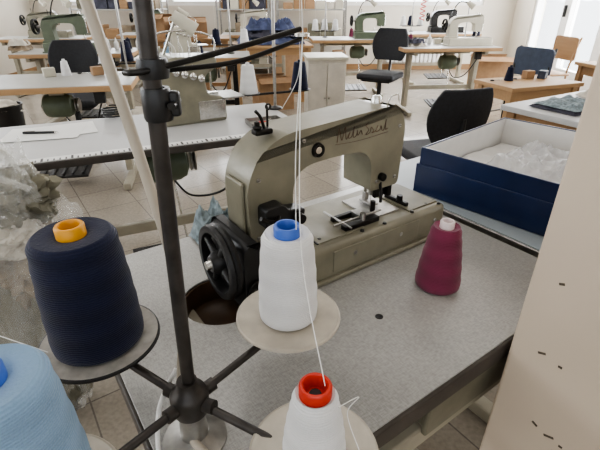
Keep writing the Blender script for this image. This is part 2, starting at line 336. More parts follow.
def sewing_machine(name,loc,rz,paint,detail=False,bedh=.085,sc=(1,1,1)):
    g=grp(name,loc,rz,sc=sc); b=bedh
    W2=.045
    box(g,'bed',(.255,0,b/2),(.53,.19,b),paint,.014)
    box(g,'bed_flange',(.255,0,.006),(.55,.205,.012),paint,.004)
    extr(g,'arm_casting',[(.0,b-.01,.0),(.102,b-.01,0),(.090,.245,.062),(.200,.250,.03),(.299,.246,.05),(.302,.150,.008),(.388,.150,.012),(.396,.305,.045),(.355,.330,.03),(.055,.312,.05),(-.006,.25,.05)],-W2,W2,paint,.013,4)
    box(g,'column_foot',(.05,0,b+.006),(.125,.115,.02),paint,.006)
    box(g,'head_face_plate',(.396,0,.225),(.008,.07,.13),M['chrome'] if not detail else paint,.004)
    cyl(g,'needle_bar',(.352,0,.155),(.352,0,b+.045),.0045,M['chrome'])
    cyl(g,'needle_clamp',(.352,0,b+.05),(.352,0,b+.03),.007,M['steel'])
    cyl(g,'needle',(.352,0,b+.035),(.352,0,b+.004),.001,M['chrome'],n=8)
    cyl(g,'presser_bar',(.352,.02,.155),(.352,.02,b+.02),.004,M['chrome'])
    box(g,'presser_foot',(.352,.006,b+.009),(.022,.045,.006),M['steel'],.002)
    box(g,'presser_foot_shank',(.352,.018,b+.02),(.012,.012,.022),M['steel'],.002)
    box(g,'needle_plate',(.352,0,b+.001),(.085,.11,.005),M['steel'],.001)
    box(g,'slide_plate',(.455,-.01,b+.001),(.10,.13,.004),M['olive2'] if detail else M['steel'],.001)
    wz=.088 if detail else .22
    wheel(g,'handwheel',(-.060,-.022,wz),.074 if detail else .068,M['black'] if detail else M['blackm'],M['chrome'])
    cyl(g,'wheel_shaft',(-.060,-.022,wz),(.02,-.022,wz),.014,M['steel'])
    cyl(g,'thread_post',(.07,0,.30),(.07,0,.355),.0022,M['blackm'],n=12)
    lathe(g,'thread_post_eye',[(.003,-.0015),(.006,-.0015),(.006,.0015),(.003,.0015),(.003,-.0015)],M['blackm'],(.07,-.004,.355),(0,1,0),16)
    lathe(g,'top_knob',[(0,0),(.012,0),(.012,.012),(.009,.02),(0,.022)],M['chrome'],(.345,.0,.322),n=20)
    for i,(x,z) in enumerate([(.33,.2),(.37,.26)]):
        lathe(g,'tension_disc_%d'%i,[(0,0),(.013,0),(.016,.004),(.006,.007),(.006,.02),(0,.022)],M['chrome'],(x,W2,z),(0,1,0),20)
    tube(g,'take_up_lever',[(.382,.04,.24),(.40,.055,.26),(.405,.055,.30)],.003,M['chrome'])
    if not detail:
        tube(g,'work_lamp_stem',[(.05,.06,b),(.05,.09,.3),(.12,.08,.45),(.22,.03,.44)],.006,M['blackm'],res=2)
        cyl(g,'work_lamp_head',(.20,.04,.455),(.27,.01,.40),.022,M['cream'],.035)
    if detail:
        yb=-W2-.0005
        lathe(g,'oil_sight_ring',[(.0,.0025),(.006,.003),(.008,.001),(.010,.006),(.013,.006),(.0145,0)],M['blackm'],(.152,yb,.272),(0,-1,0),28)
        lathe(g,'oil_sight_glass',[(0,.005),(.007,.0045),(.008,.001)],M['chrome'],(.152,yb,.272),(0,-1,0),24)
        tube(g,'emblem_script_a',[(.20,yb,.278),(.204,yb,.304),(.212,yb,.280),(.219,yb,.305),(.223,yb,.281),(.228,yb,.286),(.233,yb,.294),(.229,yb,.282),(.238,yb,.284),(.243,yb,.303),(.242,yb,.282),(.250,yb,.284),(.252,yb,.294),(.254,yb,.283),(.262,yb,.292),(.266,yb,.283),(.262,yb,.292)],.0008,M['brown'],6)
        tube(g,'emblem_script_b',[(.282,yb,.304),(.274,yb,.300),(.283,yb,.290),(.276,yb,.281),(.287,yb,.284),(.290,yb,.294),(.297,yb,.286),(.293,yb,.282),(.303,yb,.285),(.309,yb,.295),(.304,yb,.283),(.315,yb,.285),(.318,yb,.293),(.322,yb,.283),(.327,yb,.284),(.332,yb,.304),(.331,yb,.284),(.338,yb,.285)],.0008,M['brown'],6)
        tube(g,'emblem_underline',[(.196,yb,.274),(.26,yb,.272),(.34,yb,.277)],.0005,M['brown'],6)
        for i,(x,z) in enumerate([(.015,.125),(.085,.125),(.02,.24),(.12,.295),(.375,.17),(.32,.17),(.375,.285)]):
            lathe(g,'screw_%d'%i,[(0,.002),(.0035,.002),(.0045,.0)],M['steel'],(x,yb,z),(0,-1,0),14)
            box(g,'screw_slot_%d'%i,(x,yb-.0022,z),(.006,.0006,.0009),M['black'],0)
        box(g,'end_cover',(-.006,0,.185),(.008,.066,.10),paint,.004)
        extr(g,'belt_guard',[(.015,.155,.004),(.055,.148,.004),(.100,.150,.006),(.103,.176,.006),(.065,.182,.004),(.055,.196,.008),(.015,.194,.008)],-.075,-W2+.002,M['black'],.003)
        cyl(g,'guard_knob',(.085,-.075,.163),(.085,-.09,.163),.010,M['blackm'],n=20,bev=.002)
        cyl(g,'guard_post',(.035,-.060,.155),(.035,-.060,b),.007,M['blackm'],n=16)
        tube(g,'reverse_lever',[(.045,-.07,.175),(.03,-.085,.172),(.01,-.09,.18),(-.005,-.09,.19)],.004,M['blackm'])
        extr(g,'pulley_cover',[(-.043,.0,.0),(.0,.0,.0),(.0,.145,.03),(-.043,.145,.03)],-.088,.05,M['black'],.008)
        cyl(g,'cover_boss',(-.02,-.088,.05),(-.02,-.096,.05),.02,M['blackm'],n=28,bev=.002)
        box(g,'bed_hatch',(.20,-.02,b+.001),(.13,.11,.003),paint,.001)
        box(g,'bed_slot',(.135,-.02,b+.0012),(.003,.11,.003),M['black'],0)
        box(g,'feed_block',(.29,-.035,b+.008),(.034,.034,.018),M['steel'],.002)
        box(g,'feed_guide',(.265,-.06,b+.006),(.10,.018,.012),M['blackm'],.002)
        box(g,'rear_guide',(.25,-.015,b+.006),(.06,.012,.012),M['blackm'],.002)
        cyl(g,'hook_rod',(.20,-.045,b+.011),(.34,-.045,b+.011),.0025,M['steel'],n=12)
        cyl(g,'cross_rod',(.225,-.075,b+.011),(.225,.02,b+.011),.0022,M['steel'],n=12)
        box(g,'edge_guide',(.42,-.02,b+.006),(.012,.07,.01),M['blackm'],.002)
        lathe(g,'guide_screw',[(0,.014),(.007,.014),(.008,.0)],M['blackm'],(.42,-.03,b+.008),n=18)
        lathe(g,'feed_screw',[(0,.020),(.006,.020),(.007,.0)],M['chrome'],(.27,-.06,b+.008),n=18)
        for i,(x,y) in enumerate([(.15,-.06),(.15,.02),(.25,-.082),(.47,-.07),(.47,.05),(.5,-.085),(.41,-.08),(.315,-.085)]):
            lathe(g,'bed_screw_%d'%i,[(0,.0035),(.004,.003),(.005,0)],M['blackm'],(x,y,b),n=14)
        for i,(x,z) in enumerate([(.10,.05),(.22,.05),(.36,.05),(.48,.05)]):
            lathe(g,'bed_side_screw_%d'%i,[(0,.003),(.005,.003),(.006,0)],M['steel'],(x,-.095,z),(0,-1,0),16)
        box(g,'side_cover',(.29,-.0955,.045),(.26,.004,.05),paint,.0015)
        tube(g,'thread_guide_wire',[(.345,-.03,.32),(.345,-.04,.345),(.36,-.045,.35),(.37,-.04,.335)],.0016,M['chrome'])
        box(g,'knife_lever',(.372,-.03,.145),(.012,.02,.05),M['blackm'],.003)
        tube(g,'lifter_lever',[(.34,-.035,.17),(.325,-.055,.15),(.322,-.06,.125)],.0035,M['blackm'])
        cyl(g,'looper_post',(.33,-.03,b),(.33,-.03,b+.03),.006,M['blackm'],n=14)
        box(g,'needle_guard',(.352,-.022,b+.05),(.03,.01,.035),M['blackm'],.003)
        box(g,'top_tension_base',(.052,-.01,.315),(.036,.02,.010),M['blackm'],.003)
        lathe(g,'top_tension_knob_1',[(0,0),(.007,0),(.009,.005),(.005,.008),(.005,.014),(0,.016)],M['blackm'],(.042,-.01,.319),n=18)
        tube(g,'top_hook',[(.058,-.01,.316),(.050,-.01,.34),(.040,-.01,.352)],.003,M['blackm'])
        cyl(g,'face_knob',(.33,-W2,.18),(.33,-W2-.012,.18),.009,M['blackm'],n=20,bev=.002)
    return g
sewing_machine('sewing_machine',SW(.328,.668,.771),35,M['olive'],True,sc=(.975,1,1))
# ---------------------------------------------------------------- thread cones
def cone(name,loc,rb,rt,h,mth,mco,cr=.018,tilt=(0,0),rot=0,par=None):
    g=grp(name,loc,rot,tilt)
    P=[(0,0),(rb*.93,0),(rb*.985,.003),(rb,.010)]
    for i in range(1,12):
        t=i/12; P.append((rb+(rt-rb)*t+.0006*math.sin(i*2.1)+.0015*math.sin(t*math.pi),.01+(h-.02)*t))
    P+=[(rt+.0005,h-.009),(rt-.003,h-.003),(rt*.86,h),(cr+.004,h-.002),(cr-.002,h-.004),(0,h-.006)]
    lathe(g,'wound_thread',P,mth,n=72)
    lathe(g,'core',[(cr,h-.008),(cr,h+.009),(cr-.0015,h+.011),(cr-.004,h+.011),(cr-.0055,h+.008),(cr-.007,h-.004),(cr*.45,h-.004),(cr*.42,h-.003),(0,h-.003)],mco,n=40)
    lathe(g,'core_hole',[(0,h-.0020),(cr*.36,h-.0020),(cr*.4,h-.0035)],M['black'],n=24)
    return g
hub=Vector((-.14,.382,.846))
stand=grp('thread_stand')
zt=.771
lathe(stand,'flange',[(0,0),(.042,0),(.042,.004),(.03,.008),(.019,.014),(.016,.05),(.0125,.06),(0,.06)],M['steel'],(-.141,.382,zt))
cyl(stand,'lower_pole',(-.141,.382,.80),(-.14,.382,.85),.012,M['chrome'])
cyl(stand,'pole',(-.14,.382,.82),(-.115,.389,1.60),.0080,M['pole'],n=32)
lathe(stand,'hub_body',[(0,-.022),(.015,-.022),(.022,-.018),(.024,-.008),(.024,.010),(.021,.017),(.015,.022),(.0125,.034),(.0,.034)],M['pole'],hub,n=40)
plates={'white':Vector((-.017,.498,.886)),'navy':Vector((-.265,.438,.896)),'red':Vector((.016,.318,.832)),'blue':Vector((-.247,.240,.870))}
for k,p in plates.items():
    d=(p-hub); d.z=0; dn=d.normalized()
    cyl(stand,'arm_'+k,hub+dn*.015,(p.x,p.y,p.z-.014),.0055,M['pole'],n=18)
    cyl(stand,'arm_socket_'+k,hub+dn*.012,hub+dn*.036+Vector((0,0,.002)),.009,M['pole'],n=18)
    lathe(stand,'saddle_'+k,[(0,-.022),(.010,-.022),(.012,-.008),(.02,-.003),(0,-.003)],M['black'],p,n=24)
    lathe(stand,'plate_'+k,[(0,-.003),(.070,-.003),(.0735,-.0015),(.0745,.0008),(.073,.003),(.070,.0025),(.066,.0012),(0,.0012)],M['disc'] if k!='navy' else M['discf'],p)
    lathe(stand,'plate_rim_'+k,[(.0735,-.003),(.076,-.001),(.0755,.002),(.0735,.003)],M['black'] if k in('navy',) else M['disc'],p)
cl=Vector((-.1255,.3865,1.215))
lathe(stand,'clamp_ring',[(.0080,-.014),(.0120,-.014),(.0130,-.011),(.0130,.011),(.0120,.014),(.0080,.014)],M['black'],cl,n=32)
box(stand,'clamp_lug',cl+Vector((.014,.002,0)),(.012,.010,.022),M['black'],.003)
cyl(stand,'clamp_screw',cl+Vector((.015,-.010,0)),cl+Vector((.015,.012,0)),.0035,M['blackm'],n=16)
g1=cl+Vector((.001,0,.030))
lathe(stand,'guide_hub',[(.0080,-.008),(.0125,-.008),(.0140,0),(.0125,.008),(.0080,.008)],M['black'],g1,n=32)
tube(stand,'guide_arm_a',[g1+Vector((-.022,-.008,-.002)),g1+Vector((0,-.012,0)),(-.055,.44,1.257),(.0,.50,1.268)],.0027,M['blackm'])
tube(stand,'guide_arm_b',[g1+Vector((.0,.012,-.004)),(-.06,.445,1.243),(.003,.515,1.258)],.0024,M['blackm'])
lathe(stand,'guide_eye',[(.004,-.0015),(.008,-.0015),(.008,.0015),(.004,.0015),(.004,-.0015)],M['chrome'],(.002,.508,1.262),n=20)
U=Vector((0,0,.0035))
cone('thread_cone',plates['navy']+U,.0565,.0485,.157,M['navy_t'],M['orange'],.0165)
cone('thread_cone',plates['white']+U,.0420,.0345,.135,M['white_t'],M['bluep'],.018)
cone('thread_cone',plates['red']+U,.036,.0245,.098,M['white_t'],M['redp'],.0175)
cone('thread_cone',plates['blue']+U,.054,.046,.163,M['lblue_t'],M['bluep'],.017)
cone('thread_cone',(.283,.735,.7725),.045,.029,.135,M['pink_t'],M['pinkp'],.014)
th=grp('sewing_thread')
W=plates['white']; R=plates['red']
tube(th,'strand_white',[(W.x+.012,W.y-.012,W.z+.149),(W.x+.012,W.y+.0,W.z+.25),(.003,.505,1.262)],.0006,M['thread'],res=2)
tube(th,'strand_white_b',[(.003,.505,1.262),(.0,.50,1.35),(-.002,.49,1.6)],.0006,M['thread'],res=2)
tube(th,'strand_red',[(R.x+.01,R.y,R.z+.110),(.002,.40,1.05),(.0,.47,1.18),(.003,.505,1.262)],.0006,M['thread'],res=2)
tube(th,'strand_red_loop',[(R.x+.024,R.y-.01,R.z+.09),(R.x+.05,R.y+.02,R.z+.07),(R.x+.04,R.y+.03,R.z+.03),(R.x+.052,R.y+.0,R.z+.006)],.0006,M['thread'],res=2)
tube(th,'strand_machine',[(.003,.505,1.262),(-.004,.60,1.20),(-.03,.755,1.128)],.0006,M['thread'],res=2)
tube(th,'strand_navy',[(-.32,.41,.899),(-.39,.40,.95),(-.39,.37,1.0),(-.36,.33,.9)],.0006,M['thread'],res=2)
cb=grp('power_cable')
tube(cb,'sheath',[(-.265,.50,1.62),(-.213,.455,1.38),(-.191,.445,1.27),(-.169,.437,1.15),(-.150,.43,1.02),(-.148,.425,.93),(-.156,.41,.86),(-.15,.38,.80),(-.115,.35,.778),(-.06,.33,.7785)],.0058,M['cable'],res=6)
tube(cb,'spare_cord',[(-.165,.42,.86),(-.185,.39,.82),(-.18,.35,.782),(-.16,.31,.776),(-.12,.285,.776)],.003,M['thread'],res=4)
# ---------------------------------------------------------------- box on neighbouring table
worktable('side_table',SW(.955+.55,.33+.34),35,1.1,.68,M['bluegrey'],M['steel'],M['beige'],motor=False)
gb=grp('gift_box',(.352,1.215,.772),42)
bl,bw,bh,t=.52,.42,.138,.006
box(gb,'base',(bl/2,-bw/2,t/2),(bl,bw,t),M['boxblue'],.001)
for nm,c,s in (('side_a',(t/2,-bw/2,bh/2),(t,bw,bh)),('side_b',(bl-t/2,-bw/2,bh/2),(t,bw,bh)),('side_c',(bl/2,-t/2,bh/2),(bl-2*t,t,bh)),('side_d',(bl/2,-bw+t/2,bh/2),(bl-2*t,t,bh))):
    box(gb,nm,c,s,M['boxblue'],.0015)
box(gb,'lid_lip_a',(-.003,-bw/2,.045),(.006,bw+.012,.088),M['boxblue'],.0015)
box(gb,'lid_lip_c',(bl/2,.003,.045),(bl,.006,.088),M['boxblue'],.0015)
e=.003
box(gb,'lining_a',(t+e/2,-bw/2,bh/2),(e,bw-2*t,bh-.006),M['boxin'],0)
box(gb,'lining_b',(bl-t-e/2,-bw/2,bh/2),(e,bw-2*t,bh-.006),M['boxin'],0)
box(gb,'lining_c',(bl/2,-t-e/2,bh/2),(bl-2*t-2*e,e,bh-.006),M['boxin'],0)
box(gb,'lining_d',(bl/2,-bw+t+e/2,bh/2),(bl-2*t-2*e,e,bh-.006),M['boxin'],0)
def sheet(par,name,c,sx,sy,m,amp=.02,fr=8,n=70,base=0,rot=0,seed=1,edge=True):
    bm=bmesh.new(); bmesh.ops.create_grid(bm,x_segments=n,y_segments=n,size=.5)
    for v in bm.verts:
        x,y=v.co.x*sx,v.co.y*sy; p=Vector((x*fr,y*fr,seed))
        z=1-abs(noise.noise(p))*2.2; z+=.6*(1-2*abs(noise.noise(p*2.3))); z+=.25*noise.noise(p*6)
        f=1
        if edge:
            d=min(.5-abs(v.co.x),.5-abs(v.co.y))*2; f=min(1,d*4)
        v.co=Vector((x,y,base+amp*max(0.02,z)*(.1+.9*f)))
        if edge:
            k=1+.12*noise.noise(Vector((v.co.x*6,v.co.y*6,seed+5))); v.co.x*=k; v.co.y*=k
    bmesh.ops.transform(bm,matrix=Matrix.Translation(c)@Matrix.Rotation(rot,4,'Z'),verts=bm.verts)
    return fin(bm,name,m,par,0,smooth=True)
sheet(gb,'tissue_flat',(bl/2,-bw/2,.045),bl-.03,bw-.03,M['boxin'],.010,4,edge=False)
sheet(gb,'tissue_crumpled',(bl*.60,-bw*.57,.060),.36,.27,M['tissue'],.032,9,n=120,seed=4)
# ---------------------------------------------------------------- cutting table behind (left)
ct=worktable('cutting_table',(-.71,1.89,0),24,1.40,.60,M['white_top'],M['edge'],M['beige'],th=.03)
g=grp('tape_measure',(-.71,1.89,.7715),24)
box(g,'tape',(0,-.272,.0005),(1.36,.044,.001),M['paper'],0)
bm=bmesh.new()
for i in range(67):
    l=.034 if i%5==0 else .018
    bmesh.ops.create_cube(bm,size=1,matrix=Matrix.Translation((-.665+i*.02,-.293+l/2,.0014))@Matrix.Diagonal((.005 if i%5 else .008,l,.0012,1)))
fin(bm,'tick_marks',M['black'],g)
g=grp('paper_sheet',(-1.10,1.83,.7735),15)
box(g,'sheet_top',(0,0,.0008),(.30,.21,.0006),M['paper'],0); box(g,'sheet_under',(.05,.03,.0),(.30,.21,.0006),M['paper'],0,rot=(0,0,.25))
g=grp('pen',(-1.10,1.82,.780),5)
cyl(g,'barrel',(-.08,0,0),(.05,0,0),.0055,M['black'],n=16); cyl(g,'tip',(.05,0,0),(.066,0,0),.0055,M['chrome'],.001,n=16); cyl(g,'clip',(-.075,0,.006),(-.03,0,.007),.0015,M['chrome'],n=8)
def overlock(name,loc,rz,paint,sc=1):
    g=grp(name,loc,rz,sc=(sc,sc,sc))
    extr(g,'body',[(-.14,0,0),(.14,0,0),(.14,.10,.02),(.06,.12,.02),(.05,.2,.03),(.10,.22,.02),(.12,.27,.03),(-.10,.28,.04),(-.14,.2,.04)],-.09,.09,paint,.01)
    box(g,'cloth_plate',(.17,-.03,.10),(.10,.16,.008),M['steel'],.002)
    box(g,'front_cover',(.07,-.094,.055),(.12,.008,.08),M['chrome'],.003)
    cyl(g,'needle_bar',(.095,-.03,.22),(.095,-.03,.13),.005,M['chrome'])
    box(g,'presser_foot',(.1,-.03,.112),(.05,.02,.012),M['chrome'],.002)
    for i in range(4):
        lathe(g,'tension_%d'%i,[(0,0),(.013,0),(.015,.005),(.007,.009),(.007,.026),(0,.028)],M['chrome'],(-.07+i*.035,-.09,.22-.01*i),(0,-1,0),20)
        cyl(g,'eyelet_%d'%i,(-.06+i*.04,0,.27),(-.06+i*.04,0,.33+.02*(i%2)),.0025,M['chrome'],n=10)
    wheel(g,'handwheel',(-.165,0,.15),.06,M['blackm'],M['chrome'])
    cyl(g,'lamp_stem',(-.08,.05,.27),(-.02,.0,.42),.006,M['chrome']); cyl(g,'lamp_head',(-.03,.0,.43),(.05,-.03,.37),.022,M['cream'],.03)
    tube(g,'guide_rail',[(-.12,-.02,.27),(-.12,-.03,.36),(.02,-.03,.37),(.12,-.03,.34),(.12,-.03,.26)],.004,M['chrome'])
    for i in range(3): tube(g,'thread_run_%d'%i,[(-.06+i*.04,0,.33),(-.05+i*.03,-.05,.30),(-.07+i*.035,-.10,.23)],.001,M['thread'],res=1)
    return g
overlock('overlock_machine',(-.52,2.08,.771),30,M['olive'],1.05)
def small_stand(name,loc,rz,n=3,h=.62,cols=('white_t','navy_t','pink_t')):
    g=grp(name,loc,rz)
    lathe(g,'foot',[(0,0),(.04,0),(.035,.008),(.012,.015),(0,.015)],M['blackm'],n=24)
    cyl(g,'pole',(0,0,.01),(0,0,h),.008,M['steel'],n=16)
    cyl(g,'top_bar',(-.15,0,h-.02),(.15,0,h-.02),.005,M['blackm'],n=12)
    cyl(g,'base_bar',(-.15,0,.08),(.15,0,.08),.006,M['blackm'],n=12)
    for i in range(n):
        x=-.14+.28*i/(n-1) if n>1 else .1
        if abs(x)<.03: y=.08; cyl(g,'side_bar_%d'%i,(0,0,.08),(0,.08,.08),.005,M['blackm'],n=10)
        else: y=0
        lathe(g,'disc_%d'%i,[(0,.086),(.055,.086),(.057,.09),(0,.09)],M['black'],(x,y,0),n=28)
        lathe(g,'cone_%d'%i,[(0,.091),(.045,.091),(.046,.1),(.03,.22),(.026,.225),(.01,.223),(.01,.235),(0,.235)],M[cols[i%len(cols)]],(x,y,0),n=32)
        cyl(g,'eye_%d'%i,(x,0,h-.02),(x,.0,h+.01),.003,M['chrome'],n=8)
        cyl(g,'strand_%d'%i,(x,y,.235),(x,0,h-.02),.0008,M['thread'],n=5)
    return g
small_stand('cone_stand',(-.13,2.30,.771),24,2,.6,('white_t','navy_t'))
g=grp('tool_tray',(-.16,1.98,.772),24)
box(g,'tray',(0,0,.004),(.16,.11,.006),M['steel'],.002)
for i,(x,y,w,d) in enumerate([(0,.053,.16,.004),(0,-.053,.16,.004),(.078,0,.004,.11),(-.078,0,.004,.11)]): box(g,'rim_%d'%i,(x,y,.014),(w,d,.02),M['steel'],.001)
lathe(g,'bobbin',[(0,.007),(.012,.007),(.012,.009),(.005,.009),(.005,.018),(.012,.018),(.012,.02),(0,.02)],M['chrome'],(.02,.01,0),n=20)
cyl(g,'screwdriver_handle',(-.05,-.02,.016),(.0,-.03,.016),.008,M['redp'],n=14); cyl(g,'screwdriver_shaft',(0,-.03,.014),(.06,-.04,.014),.003,M['chrome'],n=10)
g=grp('cable_coil',(-.90,2.10,.772),0)
pts=[(.05*math.cos(i*.7)*(1+.1*math.sin(i)),.04*math.sin(i*.7),.006+.0012*i) for i in range(40)]
tube(g,'coil',pts,.004,M['black'],4,res=2)
# cloth by the machine
g=grp('crumpled_cloth',SW(.372,.880,.772),35)
sheet(g,'cloth',(0,0,0),.12,.085,M['fab_grey'],.065,14,seed=7)
# tall polythene sack of offcuts standing on the floor
g=grp('plastic_bag',(-.83,1.06,.0),0)
blob(g,'film',(0,0,.47),(.180,.18,.49),M['bag'],.22,3.2,6,3,flat=-.468,taper=.4)
blob(g,'offcuts_base',(0,0,.33),(.13,.13,.33),M['fab_olive'],.25,3,5,5,flat=-.325,taper=.3)
blob(g,'offcuts_tan',(.0,.0,.62),(.135,.13,.12),M['fab_tan'],.4,3,5,5)
blob(g,'offcuts_white',(.07,-.04,.72),(.06,.06,.05),M['fab_white'],.4,3,5,8)
blob(g,'offcuts_olive',(.03,.03,.80),(.10,.09,.07),M['fab_olive'],.5,3,5,2)
tube(g,'bag_neck_fold',[(.14,-.04,.86),(.06,-.08,.93),(-.05,-.03,.97),(-.12,.05,.93)],.008,M['bag'])
# ---------------------------------------------------------------- chairs
def office_chair(name,loc,rz,m,sh=.46):
    g=grp(name,loc,rz)
    box(g,'seat',(0,0,sh),(.44,.42,.07),m,.03)
    box(g,'seat_pan',(0,0,sh-.045),(.34,.32,.02),M['black'],.008)
    bm=bmesh.new(); n=14; R=.45; vs=[]
    for th_ in (0,.035):
        row=[]
        for i in range(n+1):
            a=(i/n-.5)*.95
            col=[]
            for j in range(9):
                z=sh+.14+.34*j/8; sc=1-.28*abs(j/8-.5)**2*4
                col.append(bm.verts.new(((R+th_)*math.sin(a*sc),.24-R+(R+th_)*math.cos(a*sc)+.06*(j/8),z)))
            row.append(col)
        vs.append(row)
    for k in (0,1):
        for i in range(n):
            for j in range(8): bm.faces.new((vs[k][i][j],vs[k][i+1][j],vs[k][i+1][j+1],vs[k][i][j+1]))
    for i in range(n):
        bm.faces.new((vs[0][i][0],vs[1][i][0],vs[1][i+1][0],vs[0][i+1][0])); bm.faces.new((vs[0][i][8],vs[1][i][8],vs[1][i+1][8],vs[0][i+1][8]))
    for j in range(8):
        bm.faces.new((vs[0][0][j],vs[1][0][j],vs[1][0][j+1],vs[0][0][j+1])); bm.faces.new((vs[0][n][j],vs[1][n][j],vs[1][n][j+1],vs[0][n][j+1]))
    fin(bm,'backrest',m,g,.01)
    tube(g,'back_bar',[(0,.05,sh-.05),(0,.24,sh-.05),(0,.30,sh+.05),(0,.305,sh+.3)],.014,M['black'])
    cyl(g,'gas_column',(0,0,.1),(0,0,sh-.05),.025,M['black'])
    for i in range(5):
        a=i*2*math.pi/5+.3; x,y=.28*math.cos(a),.28*math.sin(a)
        cyl(g,'spoke_%d'%i,(0,0,.11),(x,y,.075),.022,M['black'],.014,n=14)
        cyl(g,'castor_%d'%i,(x-.014*math.sin(a),y+.014*math.cos(a),.03),(x+.014*math.sin(a),y-.014*math.cos(a),.03),.03,M['black'],n=20)
        cyl(g,'castor_stem_%d'%i,(x,y,.03),(x,y,.08),.008,M['chrome'],n=10)
    return g
office_chair('office_chair',(.92,2.92,0),-165,M['seat'],sh=.33)
office_chair('office_chair',(-2.02,3.95,0),10,M['seat'],sh=.46)
office_chair('office_chair',(.92,5.2,0),-30,M['seat'],sh=.48)
def plain_chair(name,loc,rz,m,leg):
    g=grp(name,loc,rz)
    box(g,'seat',(0,0,.45),(.42,.40,.03),m,.012)
    for sx in (-1,1):
        cyl(g,'front_leg_%d'%(sx+2),(sx*.19,-.17,0),(sx*.18,-.16,.44),.012,leg,n=12)
        tube(g,'rear_leg_%d'%(sx+2),[(sx*.19,.21,0),(sx*.18,.17,.44),(sx*.18,.20,.65),(sx*.18,.25,.86)],.012,leg)
        cyl(g,'side_rail_%d'%(sx+2),(sx*.185,-.165,.25),(sx*.185,.19,.25),.008,leg,n=10)
    extr(g,'back_panel',[(-.2,.6,.03),(.2,.6,.03),(.2,.86,.05),(-.2,.86,.05)],.20,.22,m,.005)
    return g
plain_chair('chair',(2.05,4.3,0),-60,M['chblue'],M['blackm'])
plain_chair('chair',(3.0,5.6,0),-80,M['wood2'],M['wood2'])
# ---------------------------------------------------------------- background workstations
worktable('sewing_table',(-1.85,3.15,0),12,1.35,.62,M['grey_top'],M['wood'],M['beige'])
small_stand('cone_stand',(-1.28,3.38,.771),12,3,.6)
worktable('sewing_table',(-2.35,4.95,0),5,1.2,.55,M['grey_top'],M['wood'],M['beige'])
sewing_machine('sewing_machine',(-2.62,4.85,.771),5,M['green'],sc=(1.1,1.1,1.1))
worktable('sewing_table',(1.70,5.5,0),6,1.15,.58,M['white_top'],M['wood'],M['beige'])
sewing_machine('sewing_machine',(1.72,5.5,.771),6,M['cream'])
small_stand('cone_stand',(2.0,5.72,.771),6,2,.6)
worktable('sewing_table',(.72,6.5,0),4,1.15,.58,M['white_top'],M['wood'],M['beige'])
sewing_machine('sewing_machine',(.75,6.45,.771),4,M['green'])
small_stand('cone_stand',(.35,6.6,.771),4,3,.6,('white_t','white_t','white_t'))
worktable('sewing_table',(-1.05,4.6,0),8,1.1,.55,M['grey_top'],M['wood'],M['blackm'])
overlock('overlock_machine',(-1.12,4.55,.771),20,M['cream'],.95)
small_stand('cone_stand',(-.70,4.72,.771),6,2,.6,('navy_t','white_t'))
worktable('sewing_table',(-3.6,6.6,0),5,1.2,.55,M['grey_top'],M['wood'],M['beige'])
sewing_machine('sewing_machine',(-3.75,6.6,.771),5,M['olive'])
worktable('sewing_table',(-2.15,7.3,0),5,1.2,.55,M['grey_top'],M['wood'],M['beige'])
sewing_machine('sewing_machine',(-2.5,7.3,.771),5,M['green'])
worktable('sewing_table',(-.65,7.3,0),5,1.1,.55,M['grey_top'],M['wood'],M['beige'])
sewing_machine('sewing_machine',(-.9,7.25,.771),5,M['cream'])
worktable('sewing_table',(2.2,7.5,0),4,1.15,.58,M['white_top'],M['wood'],M['beige'])
sewing_machine('sewing_machine',(2.05,7.5,.771),4,M['blackm'])
small_stand('cone_stand',(1.8,7.7,.771),4,3,.6,('white_t','navy_t','white_t'))
def wood_table(name,loc,rz,L,W,h,m,top):
    g=grp(name,loc,rz)
    box(g,'top',(0,0,h-.015),(L,W,.03),top,.004)
    for sx in (-1,1):
        for sy in (-1,1): box(g,'leg_%d_%d'%(sx+2,sy+2),(sx*(L/2-.05),sy*(W/2-.05),(h-.03)/2),(.05,.05,h-.03),m,.004)
        box(g,'apron_end_%d'%(sx+2),(sx*(L/2-.05),0,h-.07),(.02,W-.15,.08),m,.002)
    for sy in (-1,1): box(g,'apron_%d'%(sy+2),(0,sy*(W/2-.05),h-.07),(L-.15,.02,.08),m,.002)
    box(g,'stretcher',(0,0,.18),(L-.12,.03,.05),m,.002)
    return g
wood_table('wooden_table',(-.35,5.75,0),8,.95,.6,.77,M['wood'],M['wood'])
wood_table('wooden_table',(-1.5,6.3,0),8,1.1,.6,.80,M['wood2'],M['wood2'])
wood_table('wooden_table',(1.80,3.55,0),20,.7,.42,.70,M['wood'],M['wood'])
wood_table('wooden_table',(1.66,2.38,0),30,.95,.6,.77,M['wood2'],M['white_top'])
wood_table('wooden_table',(3.1,4.2,0),10,.9,.5,.74,M['wood2'],M['wood'])
def pile(name,loc,rz,items):
    g=grp(name,loc,rz); z=0
    for i,(m,sx,sy,hh) in enumerate(items):
        sheet(g,'layer_%d'%i,(0,0,z),sx,sy,M[m],hh,7,n=40,seed=i+sx*9); 
        z+=hh*.8
    return g
pile('fabric_pile',(-.35,5.75,.771),8,[('fab_blue',.8,.5,.10),('fab_dark',.7,.45,.09),('fab_blue',.6,.4,.09)])
pile('fabric_pile',(1.42,2.32,.771),30,[('fab_dark',.32,.26,.02),('fab_grey',.28,.24,.022)])
pile('fabric_pile',(1.8,2.55,.771),10,[('fab_white',.3,.25,.03),('fab_tan',.2,.2,.03)])
pile('fabric_pile',(-2.25,3.05,.771),10,[('fab_tan',.30,.26,.03),('fab_dark',.2,.2,.03)])
pile('fabric_pile',(-3.0,5.0,.771),10,[('fab_tan',.2,.2,.06),('fab_white',.18,.18,.05)])
pile('fabric_pile',(-1.75,7.3,.771),10,[('fab_white',.25,.25,.10),('fab_red',.2,.2,.06)])
